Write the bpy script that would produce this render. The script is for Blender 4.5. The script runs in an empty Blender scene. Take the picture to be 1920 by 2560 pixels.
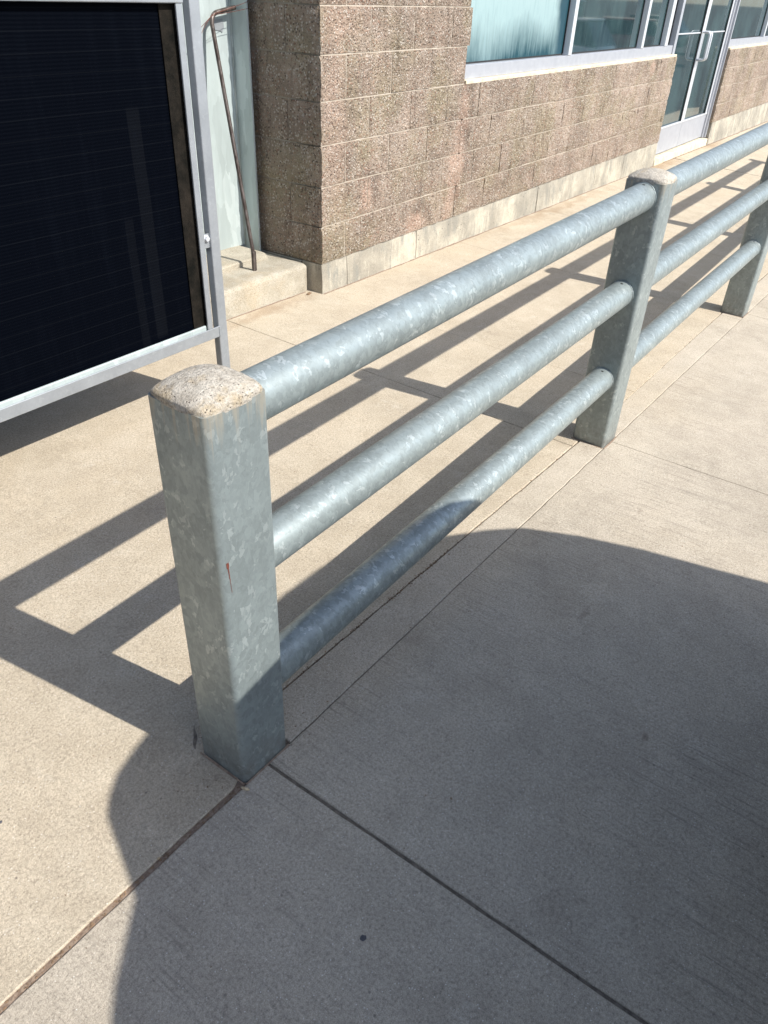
import bpy, bmesh, math, random
from mathutils import Vector, Matrix, noise
random.seed(7)
SC = bpy.context.scene
COL = SC.collection
PI = math.pi

# ---------------------------------------------------------------- camera
cam_d = bpy.data.cameras.new('camera')
cam = bpy.data.objects.new('camera', cam_d); COL.objects.link(cam)
cam.location = (-0.7278, -0.8552, 1.4393)
cam.rotation_euler = (0.957, -0.0381, -0.941)
cam_d.sensor_fit = 'VERTICAL'; cam_d.sensor_height = 24.0
cam_d.lens = 24.0 * 1876.33 / 2560.0
cam_d.clip_start = 0.02; cam_d.clip_end = 2000
SC.camera = cam

# ---------------------------------------------------------------- sky, sun, exposure
TOSUN = Vector((0.165, -1.05, 1.0)).normalized()
world = bpy.data.worlds.new('World'); SC.world = world; world.use_nodes = True
wn = world.node_tree; bg = wn.nodes['Background']
sky = wn.nodes.new('ShaderNodeTexSky'); sky.sky_type = 'NISHITA'; sky.sun_disc = False
sky.sun_elevation = math.asin(TOSUN.z); sky.sun_rotation = math.atan2(TOSUN.x, TOSUN.y)
sky.air_density = 1.0; sky.dust_density = 3.0; sky.ozone_density = 1.0; sky.altitude = 1500
hs = wn.nodes.new('ShaderNodeHueSaturation'); hs.inputs['Saturation'].default_value = .86
wn.links.new(sky.outputs[0], hs.inputs['Color']); wn.links.new(hs.outputs[0], bg.inputs[0]); bg.inputs[1].default_value = 0.15
sun_d = bpy.data.lights.new('sun', 'SUN'); sun_d.energy = 4.3; sun_d.angle = math.radians(0.53)
sun_d.color = (1.0, 0.955, 0.885)
sun = bpy.data.objects.new('sun', sun_d); COL.objects.link(sun)
sun.rotation_euler = TOSUN.to_track_quat('Z', 'Y').to_euler()
SC.render.engine = 'CYCLES'
SC.view_settings.view_transform = 'Standard'; SC.view_settings.look = 'None'
SC.view_settings.exposure = 0.71; SC.view_settings.gamma = 1.0
SC.view_settings.use_curve_mapping = False

# ---------------------------------------------------------------- node helpers
class NT:
    def __init__(s, name):
        s.m = bpy.data.materials.new(name); s.m.use_nodes = True
        s.t = s.m.node_tree; s.b = s.t.nodes['Principled BSDF']
        s.b.inputs['Specular IOR Level'].default_value = 0.35
    def n(s, typ, **kw):
        o = s.t.nodes.new('ShaderNode' + typ)
        for k, v in kw.items():
            if k.startswith('i_'): o.inputs[k[2:].replace('_', ' ')].default_value = v
            else: setattr(o, k, v)
        return o
    def l(s, a, b): s.t.links.new(a, b)
    def pos(s, which='Position', scale=(1, 1, 1), rot=(0, 0, 0), loc=(0, 0, 0)):
        if which == 'Position': o = s.n('NewGeometry').outputs['Position']
        else: o = s.n('TexCoord').outputs[which]
        m = s.n('Mapping'); m.inputs['Scale'].default_value = scale
        m.inputs['Rotation'].default_value = rot; m.inputs['Location'].default_value = loc
        s.l(o, m.inputs[0]); return m.outputs[0]
    def noise(s, vec, scale, detail=4, rough=.55, dist=0):
        o = s.n('TexNoise'); o.inputs['Scale'].default_value = scale
        o.inputs['Detail'].default_value = detail; o.inputs['Roughness'].default_value = rough
        o.inputs['Distortion'].default_value = dist
        s.l(vec, o.inputs['Vector']); return o.outputs['Fac']
    def voro(s, vec, scale, feature='F1', out='Distance', rand=1.0):
        o = s.n('TexVoronoi'); o.feature = feature; o.inputs['Scale'].default_value = scale
        o.inputs['Randomness'].default_value = rand
        s.l(vec, o.inputs['Vector']); return o.outputs[out]
    def ramp(s, fac, *stops):
        r = s.n('ValToRGB'); e = r.color_ramp.elements
        while len(e) < len(stops): e.new(.5)
        for k, (p, c) in enumerate(stops):
            e[k].position = p; e[k].color = (c, c, c, 1) if isinstance(c, (int, float)) else (*c, 1)
        s.l(fac, r.inputs[0]); return r.outputs[0]
    def mix(s, fac, a, b, mode='MIX'):
        o = s.n('Mix'); o.data_type = 'RGBA'; o.blend_type = mode
        for v, i in ((fac, 0), (a, 6), (b, 7)):
            if isinstance(v, (int, float)): o.inputs[i].default_value = v if i == 0 else (v, v, v, 1)
            elif isinstance(v, tuple): o.inputs[i].default_value = (*v, 1)
            else: s.l(v, o.inputs[i])
        return o.outputs[2]
    def math(s, op, a, b=0.0, clamp=False):
        o = s.n('Math'); o.operation = op; o.use_clamp = clamp
        for v, i in ((a, 0), (b, 1)):
            if isinstance(v, (int, float)): o.inputs[i].default_value = v
            else: s.l(v, o.inputs[i])
        return o.outputs[0]
    def bump(s, h, dist, strength=1.0, normal=None):
        o = s.n('Bump'); o.inputs['Distance'].default_value = dist; o.inputs['Strength'].default_value = strength
        s.l(h, o.inputs['Height'])
        if normal is not None: s.l(normal, o.inputs['Normal'])
        return o.outputs[0]
    def blob(s, center, radius, vec, soft=.5):
        # irregular stain: 1 inside, 0 outside, in metres, ellipsoid radii
        m = s.n('Mapping'); m.vector_type = 'TEXTURE'
        m.inputs['Location'].default_value = center; m.inputs['Scale'].default_value = radius
        s.l(vec, m.inputs[0]); ln = s.n('VectorMath'); ln.operation = 'LENGTH'; s.l(m.outputs[0], ln.inputs[0])
        r = s.n('MapRange'); r.inputs[1].default_value = 1.0; r.inputs[2].default_value = 1.0 - soft
        s.l(ln.outputs['Value'], r.inputs[0]); return r.outputs[0]
    def warp(s, vec, scale, amt):
        o = s.n('TexNoise'); o.inputs['Scale'].default_value = scale; o.inputs['Detail'].default_value = 4
        s.l(vec, o.inputs['Vector'])
        a = s.n('VectorMath'); a.operation = 'SUBTRACT'; s.l(o.outputs['Color'], a.inputs[0]); a.inputs[1].default_value = (.5, .5, .5)
        b = s.n('VectorMath'); b.operation = 'SCALE'; s.l(a.outputs[0], b.inputs[0]); b.inputs['Scale'].default_value = amt
        c = s.n('VectorMath'); c.operation = 'ADD'; s.l(vec, c.inputs[0]); s.l(b.outputs[0], c.inputs[1]); return c.outputs[0]
    def out(s, col=None, rough=None, normal=None, metal=None, spec=None):
        for k, v in (('Base Color', col), ('Roughness', rough), ('Metallic', metal), ('Specular IOR Level', spec)):
            if v is None: continue
            if isinstance(v, (int, float)): s.b.inputs[k].default_value = v
            elif isinstance(v, tuple): s.b.inputs[k].default_value = (*v, 1)
            else: s.l(v, s.b.inputs[k])
        if normal is not None: s.l(normal, s.b.inputs['Normal'])
        return s.m

def mat_concrete(name, base, dark, light, broom=0.0, spots=0.5, warm=(.50, .41, .29), warmamt=.35, bumpd=.0022):
    t = NT(name); p = t.pos()
    big = t.noise(p, 1.7, 5, .6); mid = t.noise(p, 9, 6, .65); fine = t.noise(p, 170, 5, .75); grit = t.noise(p, 520, 3, .7)
    col = t.mix(t.ramp(big, (.32, 0), (.68, 1)), dark, base)
    col = t.mix(t.math('MULTIPLY', t.ramp(mid, (.42, 0), (.72, 1)), .55), col, light)
    col = t.mix(t.math('MULTIPLY', t.ramp(t.noise(t.pos(loc=(5, 3, 0)), 1.1, 6, .7), (.5, 0), (.72, 1)), warmamt), col, warm)
    # faint old stains and scuffs
    w5 = t.warp(p, 4, .3)
    col = t.mix(t.math('MULTIPLY', t.ramp(t.noise(w5, 2.6, 6, .75), (.56, 0), (.70, 1)), .38), col, t.mix(.5, col, (.17, .14, .11)))
    col = t.mix(t.math('MULTIPLY', t.ramp(t.noise(t.pos(loc=(9, 4, 0)), 5.5, 6, .8), (.60, 0), (.70, 1)), .30), col, (.64, .59, .50))
    if name == 'concrete_road_side':
        for c, r, k in (((.62, -.72, 0), (.018, .012, 1), .5), ((.95, -.42, 0), (.05, .014, 1), .35), ((1.6, -.35, 0), (.02, .012, 1), .3)):
            col = t.mix(t.math('MULTIPLY', t.blob(c, r, t.warp(p, 24, .03), .7), k), col, (.15, .11, .08))
    if name == 'concrete_building_side':
        for c, r, k in (((8.6, 2.0, -.1), (.9, .16, 1), .6), ((10.6, 2.1, -.1), (.7, .22, 1), .55), ((5.6, 1.9, -.1), (1.6, .10, 1), .4), ((2.1, 1.95, 0), (.5, .07, 1), .4)):
            col = t.mix(t.math('MULTIPLY', t.blob(c, r, t.warp(p, 5, .35), .8), k), col, (.27, .17, .09))
    g = t.ramp(fine, (.30, .60), (.50, 1.0), (.72, 1.24))
    col = t.mix(1.0, col, g, 'MULTIPLY')
    col = t.mix(1.0, col, t.ramp(grit, (.3, .68), (.7, 1.26)), 'MULTIPLY')
    vs = t.voro(p, 210, 'F1', 'Distance'); vc = t.voro(p, 210, 'F1', 'Color')
    pick = t.ramp(vc, (.80, 0), (.84, 1)); dot = t.math('MULTIPLY', t.ramp(vs, (.16, 1), (.30, 0)), pick)
    col = t.mix(t.math('MULTIPLY', dot, .8), col, (.80, .77, .70))
    pick2 = t.ramp(vc, (.12, 1), (.16, 0)); dot2 = t.math('MULTIPLY', t.ramp(vs, (.18, 1), (.34, 0)), pick2)
    col = t.mix(t.math('MULTIPLY', dot2, .55 * spots + .15), col, (.13, .115, .10))
    # small pits and dark specks
    v3 = t.voro(t.warp(p, 30, .01), 26, 'F1', 'Distance'); c3 = t.voro(t.warp(p, 30, .01), 26, 'F1', 'Color')
    sp = t.math('MULTIPLY', t.ramp(v3, (.055, 1), (.085, 0)), t.ramp(c3, (.30, 1), (.33, 0)))
    col = t.mix(t.math('MULTIPLY', sp, spots), col, (.07, .06, .055))
    h = t.math('ADD', t.math('MULTIPLY', fine, 1.0), t.math('MULTIPLY', grit, .5))
    if broom:
        br = t.noise(t.pos(scale=(150, 5, 5), rot=(0, 0, .03)), 1.0, 4, .7)
        patch = t.math('MULTIPLY', t.ramp(t.noise(t.pos(loc=(2.2, 7.1, 0)), 1.3, 3, .6), (.42, .15), (.62, 1)), broom)
        col = t.mix(t.math('MULTIPLY', t.ramp(br, (.52, 0), (.70, 1)), t.math('MULTIPLY', patch, .72)), col, t.mix(.6, col, (.10, .09, .08)))
        h = t.math('ADD', h, t.math('MULTIPLY', br, broom * .8))
    return t.out(col, .92, t.bump(h, bumpd), 0.0, .2)

M = {}
M['concrete_road_side'] = mat_concrete('concrete_road_side', (.47, .412, .332), (.385, .338, .272), (.545, .485, .395), broom=1.25, warmamt=.18)
M['concrete_building_side'] = mat_concrete('concrete_building_side', (.50, .428, .325), (.42, .358, .27), (.58, .51, .40), broom=.25, warmamt=.5)
M['concrete_band'] = mat_concrete('concrete_band', (.48, .422, .34), (.41, .36, .285), (.55, .49, .40), broom=.15, warmamt=.3, spots=.3)
M['curb_concrete'] = mat_concrete('curb_concrete', (.52, .475, .385), (.36, .32, .25), (.64, .60, .51), spots=1.0, warm=(.50, .34, .16), warmamt=.6, bumpd=.006)

def mat_plinth():
    t = NT('plinth_concrete'); p = t.pos()
    w = t.warp(p, 8, .05)
    big = t.noise(w, 4, 5, .6)
    drip = t.noise(t.warp(t.pos(scale=(15, 15, 5.0)), 1.2, .8), 1.0, 6, .75)
    col = t.mix(t.ramp(big, (.38, 0), (.62, 1)), (.31, .285, .235), (.52, .475, .385))
    col = t.mix(t.math('MULTIPLY', t.ramp(drip, (.50, 0), (.64, 1)), .75), col, (.24, .24, .215))
    col = t.mix(t.math('MULTIPLY', t.ramp(t.noise(t.pos(scale=(30, 30, 5), loc=(3, 1, 2)), 1, 5, .7), (.56, 0), (.66, 1)), .6), col, (.58, .53, .43))
    col = t.mix(t.math('MULTIPLY', t.ramp(t.noise(t.warp(p, 3, .2), 1.6, 5, .7), (.46, 0), (.64, 1)), .6), col, (.25, .235, .20))
    v = t.voro(w, 38); vc = t.voro(w, 38, 'F1', 'Color')
    hole = t.math('MULTIPLY', t.ramp(v, (.10, 1), (.16, 0)), t.ramp(vc, (.30, 1), (.34, 0)))
    col = t.mix(t.math('MULTIPLY', hole, .85), col, (.06, .055, .05))
    fine = t.noise(p, 160, 5, .7)
    col = t.mix(1.0, col, t.ramp(fine, (.3, .75), (.7, 1.15)), 'MULTIPLY')
    h = t.math('SUBTRACT', t.math('ADD', t.math('MULTIPLY', big, 2.0), fine), t.math('MULTIPLY', hole, 1.5))
    return t.out(col, .9, t.bump(h, .004), 0, .2)
M['plinth'] = mat_plinth()

def mat_block(name='split_face_block'):
    t = NT(name); p = t.pos(); w = t.warp(p, 6, .09)
    oi = t.n('ObjectInfo').outputs['Random']
    big = t.noise(w, 2.3, 5, .6)
    col = t.mix(t.ramp(big, (.35, 0), (.66, 1)), (.315, .243, .186), (.50, .395, .315))
    col = t.mix(t.math('MULTIPLY', oi, .4), col, (.42, .345, .275))
    # olive-yellow low down near the corner of the building, pink bare patches, where the face has spalled
    ol = t.math('MULTIPLY', t.ramp(t.noise(t.pos(loc=(1, 1, 4)), 3.2, 4, .6), (.45, 0), (.62, 1)), .55)
    col = t.mix(ol, col, (.35, .30, .19))
    st = t.noise(t.pos(scale=(17, 17, 2.2)), 1.0, 5, .7)
    col = t.mix(t.math('MULTIPLY', t.ramp(st, (.54, 0), (.68, 1)), .50), col, (.15, .105, .08))
    col = t.mix(t.math('MULTIPLY', t.ramp(t.noise(t.pos(scale=(20, 20, 2.4), loc=(7, 2, 0)), 1, 5, .7), (.55, 0), (.70, 1)), .45), col, (.55, .48, .40))
    for c, r, k in (((4.02, 1.92, .78), (.10, .5, .22), .9), ((3.98, 1.92, .45), (.13, .5, .28), .85), ((3.92, 1.92, .20), (.09, .5, .18), .7),
                    ((2.96, 1.92, .43), (.085, .5, .12), .9), ((3.52, 1.92, .17), (.17, .5, .11), .9), ((2.68, 1.92, .95), (.13, .5, .75), .45),
                    ((7.70, 2.0, .86), (.09, .5, .10), .95), ((2.75, 1.92, 1.30), (.28, .5, .12), .5)):
        b = t.blob(c, r, t.warp(p, 11, .14), .55)
        col = t.mix(t.math('MULTIPLY', b, k), col, (.52, .375, .29))
        e = t.math('MULTIPLY', t.math('SUBTRACT', t.blob((c[0] + .05, c[1], c[2] + .04), (r[0] * 1.2, r[1], r[2] * 1.15), t.warp(p, 9, .16), .5), b, True), .55 * k)
        col = t.mix(e, col, (.13, .09, .07))
    col = t.mix(1.0, col, t.ramp(t.noise(t.warp(p, 5, .3), 2.1, 6, .72), (.32, .70), (.5, .98), (.68, 1.18)), 'MULTIPLY')
    v = t.voro(p, 92); vc = t.voro(p, 92, 'F1', 'Color')
    agg = t.n('SeparateColor'); t.l(vc, agg.inputs[0])
    body = t.ramp(v, (.25, 1), (.60, 0))
    wl = t.math('MULTIPLY', body, t.ramp(agg.outputs[0], (.70, 0), (.78, 1)))
    dk = t.math('MULTIPLY', body, t.ramp(agg.outputs[0], (.20, 1), (.28, 0)))
    rd = t.math('MULTIPLY', body, t.ramp(agg.outputs[1], (.76, 0), (.80, 1)))
    col = t.mix(t.math('MULTIPLY', dk, .8), col, (.09, .065, .05))
    col = t.mix(t.math('MULTIPLY', rd, .45), col, (.46, .22, .14))
    col = t.mix(t.math('MULTIPLY', wl, .75), col, (.72, .66, .58))
    fine = t.noise(p, 260, 4, .75)
    col = t.mix(1.0, col, t.ramp(fine, (.3, .5), (.7, 1.4)), 'MULTIPLY')
    m2 = t.noise(p, 34, 5, .75)
    h = t.math('ADD', t.math('MULTIPLY', m2, 3.2), t.math('ADD', t.math('MULTIPLY', body, .55), t.math('MULTIPLY', fine, .8)))
    return t.out(col, .85, t.bump(h, .0095), 0, .25)
M['block'] = mat_block()

def mat_simple(name, col, rough=.6, metal=0.0, spec=.4, nz=None, nscale=20, bumpd=0, coat=0):
    t = NT(name)
    c = col; nrm = None
    if nz is not None:
        f = t.noise(t.pos(), nscale, 5, .65)
        c = t.mix(t.ramp(f, (.35, 0), (.65, 1)), col, nz)
        if bumpd: nrm = t.bump(f, bumpd)
    if coat: t.b.inputs['Coat Weight'].default_value = coat; t.b.inputs['Coat Roughness'].default_value = .04
    return t.out(c, rough, nrm, metal, spec)
M['mortar'] = mat_simple('mortar', (.50, .44, .36), .9, nz=(.33, .28, .22), nscale=9, bumpd=.002)
M['sill_mortar'] = mat_simple('sill_mortar', (.66, .61, .46), .85, nz=(.50, .42, .30), nscale=12, bumpd=.001)
M['joint_dirt'] = mat_simple('joint_dirt', (.16, .11, .08), .95, nz=(.30, .23, .17), nscale=120, bumpd=.004)
M['asphalt'] = mat_simple('asphalt', (.05, .05, .05), .9, nz=(.075, .072, .07), nscale=60, bumpd=.004)
M['joint_base'] = mat_simple('joint_base', (.12, .10, .08), .95, nz=(.25, .21, .165), nscale=90, bumpd=.003)
M['dark'] = mat_simple('dark_hole', (.012, .012, .012), .9)
M['litter'] = mat_simple('litter', (.26, .17, .10), .8, nz=(.12, .08, .05), nscale=80)
M['dry_twig'] = mat_simple('dry_twig', (.62, .52, .36), .8, nz=(.40, .30, .18), nscale=200)
M['gum'] = mat_simple('gum', (.055, .055, .06), .75, nz=(.09, .09, .10), nscale=300)
M['rust'] = mat_simple('rust', (.10, .026, .018), .85, nz=(.16, .05, .032), nscale=240)
M['rubber'] = mat_simple('rubber', (.02, .02, .02), .8)
M['interior'] = mat_simple('interior_dark', (.03, .035, .035), .9)

M['dark_metal'] = mat_simple('dark_metal', (.05, .053, .056), .6, .2, .4)
M['sky_wall'] = mat_simple('sky_wall_plaster', (.26, .20, .15), .9, nz=(.20, .155, .12), nscale=4, bumpd=.002)  # plaster of the added, unseen light-blocking wall
def mat_galv(name, scale=26, tint=(.272, .315, .314), metal=.42, rough=.46, contrast=1.0, stretch=(1, 1, 1), stain=True, post=False):
    t = NT(name); p0 = t.pos('Object', scale=stretch)
    w = t.warp(p0, 26, .045)
    w = t.warp(w, 95, .016)
    c1 = t.n('SeparateColor'); t.l(t.voro(w, scale, 'F1', 'Color'), c1.inputs[0])
    c2 = t.n('SeparateColor'); t.l(t.voro(t.warp(t.pos('Object', scale=stretch, loc=(3.3, 1.2, 7)), 30, .03), scale * 2.3, 'F1', 'Color'), c2.inputs[0])
    a = t.math('ADD', t.math('MULTIPLY', c1.outputs[0], .62), t.math('MULTIPLY', c2.outputs[0], .38))
    lo, hi = [tuple(x * k for x in tint) for k in (1 - .20 * contrast, 1 + .16 * contrast)]
    col = t.mix(t.ramp(a, (.15, 0), (.85, 1)), lo, hi)
    fl = t.math('MULTIPLY', t.ramp(c1.outputs[1], (.86, 0), (.90, 1)), t.ramp(c2.outputs[1], (.35, 0), (.55, 1)))
    col = t.mix(t.math('MULTIPLY', fl, .30 * contrast), col, (.80, .86, .85))
    cloud = t.noise(p0, 7, 5, .6)
    col = t.mix(1.0, col, t.ramp(cloud, (.3, .88), (.7, 1.08)), 'MULTIPLY')
    if stain:
        sp = t.noise(p0, 60, 5, .75)
        col = t.mix(t.math('MULTIPLY', t.ramp(sp, (.66, 0), (.74, 1)), .35), col, (.20, .20, .19))
    if post:     # mortar runs below the cap, splashed dirt at the foot
        q = t.pos('Object'); xyz = t.n('SeparateXYZ'); t.l(q, xyz.inputs[0])
        up = t.n('MapRange'); up.inputs[1].default_value = .74; up.inputs[2].default_value = .90
        dz = t.math('SUBTRACT', xyz.outputs[2], t.math('MULTIPLY', xyz.outputs[0], .0187)); t.l(dz, up.inputs[0])
        run = t.noise(t.pos('Object', scale=(90, 90, 5)), 1.0, 4, .6)
        mk = t.math('MULTIPLY', t.ramp(t.math('ADD', run, t.math('MULTIPLY', up.outputs[0], .34)), (.76, 0), (.92, 1)), up.outputs[0])
        col = t.mix(t.math('MULTIPLY', mk, .6), col, (.46, .40, .30))
        dn = t.n('MapRange'); dn.inputs[1].default_value = .13; dn.inputs[2].default_value = -.02
        t.l(t.math('ADD', xyz.outputs[2], t.math('MULTIPLY', xyz.outputs[0], .032)), dn.inputs[0])
        gr = t.math('MULTIPLY', t.ramp(t.noise(q, 24, 6, .75), (.36, 0), (.66, 1)), dn.outputs[0])
        col = t.mix(t.math('MULTIPLY', gr, .8), col, (.13, .11, .09))
        scr = t.noise(t.pos('Object', scale=(4, 4, 150), rot=(.5, .4, 0)), 1.0, 3, .6)
        col = t.mix(t.math('MULTIPLY', t.ramp(scr, (.70, 0), (.74, 1)), .35), col, (.62, .66, .66))
    rg = t.math('ADD', t.math('MULTIPLY', t.math('SUBTRACT', a, .5), -.22 * contrast), rough)
    rg = t.math('ADD', rg, t.math('MULTIPLY', fl, -.05))
    h = t.math('ADD', t.math('MULTIPLY', a, .10), t.math('MULTIPLY', t.noise(p0, 45, 4, .6), .5))
    return t.out(col, rg, t.bump(h, .0012), metal, .5)
M['galv'] = mat_galv('galvanised_steel', 66, stretch=(1.1, .9, .9), contrast=.8)
M['galv_post'] = mat_galv('galvanised_post', 70, contrast=.6, stretch=(1, 1, .7), post=True)
M['galv_column'] = mat_galv('galvanised_column', 12, tint=(.41, .47, .465), metal=.15, rough=.5, contrast=.55, stretch=(1, 1, .25))
M['silver_paint'] = mat_galv('silver_painted_steel', 60, tint=(.315, .335, .355), metal=.35, rough=.38, contrast=.18, stain=False)
M['aluminium'] = mat_simple('brushed_aluminium', (.44, .455, .49), .45, .35, .5, nz=(.39, .405, .44), nscale=14)
M['aluminium_bright'] = mat_simple('satin_aluminium', (.66, .68, .71), .38, .4, .5)

def mat_cap():
    t = NT('cap_mortar'); p = t.pos()
    a = t.noise(p, 55, 6, .7); f = t.noise(p, 230, 5, .8)
    col = t.mix(t.ramp(a, (.36, 0), (.62, 1)), (.42, .375, .31), (.60, .555, .475))
    col = t.mix(t.math('MULTIPLY', t.ramp(t.noise(p, 24, 4, .6), (.55, 0), (.68, 1)), .6), col, (.46, .36, .22))
    col = t.mix(1.0, col, t.ramp(f, (.34, .55), (.52, 1.0), (.72, 1.25)), 'MULTIPLY')
    v = t.voro(p, 230); vc = t.voro(p, 230, 'F1', 'Color')
    pit = t.math('MULTIPLY', t.ramp(v, (.15, 1), (.32, 0)), t.ramp(vc, (.25, 1), (.3, 0)))
    col = t.mix(t.math('MULTIPLY', pit, .8), col, (.10, .085, .07))
    h = t.math('SUBTRACT', t.math('ADD', t.math('MULTIPLY', a, 2), f), pit)
    return t.out(col, .95, t.bump(h, .0035), 0, .15)
M['cap'] = mat_cap()

def mat_panel():
    t = NT('black_ribbed_sheet'); p = t.pos()
    z = t.n('SeparateXYZ'); t.l(p, z.inputs[0]); z = z.outputs[2]
    w = t.math('SINE', t.math('MULTIPLY', z, 2 * PI / .0098))
    seam = t.ramp(t.math('FRACT', t.math('MULTIPLY', t.math('ADD', z, t.math('MULTIPLY', t.noise(t.pos(scale=(1, 1, 8)), 3, 2), .004)), 1 / .052)), (.0, 1), (.07, 0))
    scuff = t.noise(t.pos(scale=(30, 30, 3)), 1.0, 4, .6)
    dust = t.math('MULTIPLY', t.ramp(scuff, (.5, 0), (.8, 1)), t.math('MULTIPLY', t.math('ADD', w, 1.0), .5))
    b1 = t.math('MULTIPLY', t.blob((.94, 1.31, .72), (.026, 9, 9), t.warp(p, 7, .006), .12), t.blob((.94, 1.31, .72), (9, 9, .38), t.warp(p, 9, .02), .05))
    b2 = t.math('MULTIPLY', t.blob((.865, 1.31, .52), (.018, 9, 9), t.warp(p, 7, .006), .12), t.blob((.865, 1.31, .52), (9, 9, .26), t.warp(p, 9, .02), .05))
    rub = t.math('MULTIPLY', t.math('ADD', b1, t.math('MULTIPLY', b2, .7), True), .4)
    col = t.mix(t.math('MULTIPLY', dust, .5), (.0008, .0014, .0032), (.0032, .0046, .0080))
    col = t.mix(t.math('MULTIPLY', rub, .26), col, (.020, .022, .025))
    col = t.mix(t.math('MULTIPLY', seam, .25), col, (.012, .014, .017))
    v = t.voro(p, 60); vc = t.voro(p, 60, 'F1', 'Color')
    fl = t.math('MULTIPLY', t.ramp(v, (.035, 1), (.06, 0)), t.ramp(vc, (.03, 1), (.035, 0)))
    col = t.mix(fl, col, (.55, .55, .5))
    return t.out(col, .6, t.bump(w, .00022), 0, .02)
M['panel'] = mat_panel()

def mat_strip():
    t = NT('weathered_rubber_strip'); p = t.pos()
    a = t.noise(p, 14, 5, .65); f = t.noise(p, 330, 4, .8)
    col = t.mix(t.ramp(a, (.35, 0), (.65, 1)), (.007, .007, .006), (.024, .020, .016))
    col = t.mix(t.ramp(f, (.66, 0), (.74, 1)), col, (.10, .095, .08))
    return t.out(col, .9, t.bump(f, .002), 0, .04)
M['strip'] = mat_strip()

def mat_bar():
    t = NT('rusty_steel_bar'); p = t.pos('Object', scale=(1, 1, .3))
    a = t.noise(p, 40, 5, .7)
    col = t.mix(t.ramp(a, (.40, 0), (.62, 1)), (.04, .027, .022), (.13, .11, .10))
    return t.out(col, t.ramp(a, (.3, .55), (.7, .3)), t.bump(t.noise(p, 180, 4, .7), .0012), .35, .4)
M['bar'] = mat_bar()

def mat_glass(name, kind):
    t = NT(name); p = t.pos('Object')
    if kind == 'film':       # glass with a blotchy pale teal film, streaked by condensation
        w = t.warp(p, 3, .25)
        cl = t.noise(t.pos('Object', scale=(1.6, 1, .8)), 1.4, 5, .6, .5)
        st = t.noise(t.pos('Object', scale=(34, 1, 2.4)), 1.0, 6, .75)
        low = t.n('SeparateXYZ'); t.l(w, low.inputs[0])
        edge = t.n('MapRange'); edge.inputs[1].default_value = 1.00; edge.inputs[2].default_value = 1.34; t.l(t.math('ADD', low.outputs[2], t.math('MULTIPLY', t.math('SUBTRACT', st, .5), .35)), edge.inputs[0])
        col = t.mix(t.ramp(t.math('ADD', t.math('MULTIPLY', edge.outputs[0], .62), t.math('MULTIPLY', cl, .5)), (.28, 0), (.78, 1)), (.018, .06, .075), (.29, .40, .41))
        col = t.mix(t.math('MULTIPLY', t.ramp(st, (.52, 0), (.72, 1)), .35), col, (.06, .15, .17))
        rightd = t.n('MapRange'); rightd.inputs[1].default_value = 2.98; rightd.inputs[2].default_value = 3.06; t.l(t.math('ADD', low.outputs[0], t.math('MULTIPLY', st, .08)), rightd.inputs[0])
        col = t.mix(rightd.outputs[0], col, (.02, .06, .08))
        return t.out(col, .12, None, 0, .5)
    st = t.noise(t.pos('Object', scale=(22, 1, 1.8)), 1.0, 6, .75)
    base = t.noise(t.pos('Object', scale=(2, 1, 1.5)), 1.3, 4, .6)
    col = t.mix(t.ramp(base, (.35, 0), (.7, 1)), (.018, .035, .040), (.045, .085, .090))
    col = t.mix(t.math('MULTIPLY', t.ramp(st, (.5, 0), (.75, 1)), .30), col, (.14, .20, .20))
    col = t.mix(t.math('MULTIPLY', t.ramp(t.noise(p, 160, 3, .8), (.70, 0), (.76, 1)), .3), col, (.3, .32, .32))
    t.b.inputs['IOR'].default_value = 1.8
    return t.out(col, .035, None, 0, .7)
M['film_glass'] = mat_glass('filmed_glass', 'film')
M['glass'] = mat_glass('dusty_glass', 'clear')

# ---------------------------------------------------------------- mesh helpers
def finish(bm, name, m, parent=None, smooth=False, label=None, sharp=None):
    me = bpy.data.meshes.new(name); bm.normal_update(); bm.to_mesh(me); bm.free()
    for f in me.polygons: f.use_smooth = smooth
    me.materials.append(M[m] if isinstance(m, str) else m)
    o = bpy.data.objects.new(name, me); COL.objects.link(o)
    if smooth and sharp: 
        me.set_sharp_from_angle(angle=math.radians(sharp))
    if parent is not None: attach(o, parent)
    if label: o['label'] = label
    return o
BASE = {}      # world offset of each Empty without rotation
def attach(o, parent):
    o.parent = parent
    if parent.name in BASE: o.location = o.location - BASE[parent.name]
def thing(name, label, cat, loc=(0, 0, 0), rz=0, group=None):
    o = bpy.data.objects.new(name, None); COL.objects.link(o)
    o.location = loc; o.rotation_euler = (0, 0, rz); o.empty_display_size = .1
    o['label'] = label; o['category'] = cat
    if group: o['group'] = group
    if rz == 0: BASE[o.name] = Vector(loc)
    return o
def tag(o, label=None, cat=None, group=None, kind=None):
    for k, v in (('label', label), ('category', cat), ('group', group), ('kind', kind)):
        if v: o[k] = v
    return o
def box(bm, x0, x1, y0, y1, z0, z1, bev=0, seg=1):
    r = bmesh.ops.create_cube(bm, size=1, matrix=Matrix.Translation(((x0+x1)/2, (y0+y1)/2, (z0+z1)/2)) @ Matrix.Diagonal((abs(x1-x0), abs(y1-y0), abs(z1-z0), 1)))
    if bev:
        es = list({e for v in r['verts'] for e in v.link_edges})
        bmesh.ops.bevel(bm, geom=es, offset=bev, segments=seg, affect='EDGES', profile=.5)
def boxobj(name, m, parent, x0, x1, y0, y1, z0, z1, bev=.002, seg=1, label=None):
    bm = bmesh.new(); box(bm, x0, x1, y0, y1, z0, z1, bev, seg)
    return finish(bm, name, m, parent, label=label)
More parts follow.
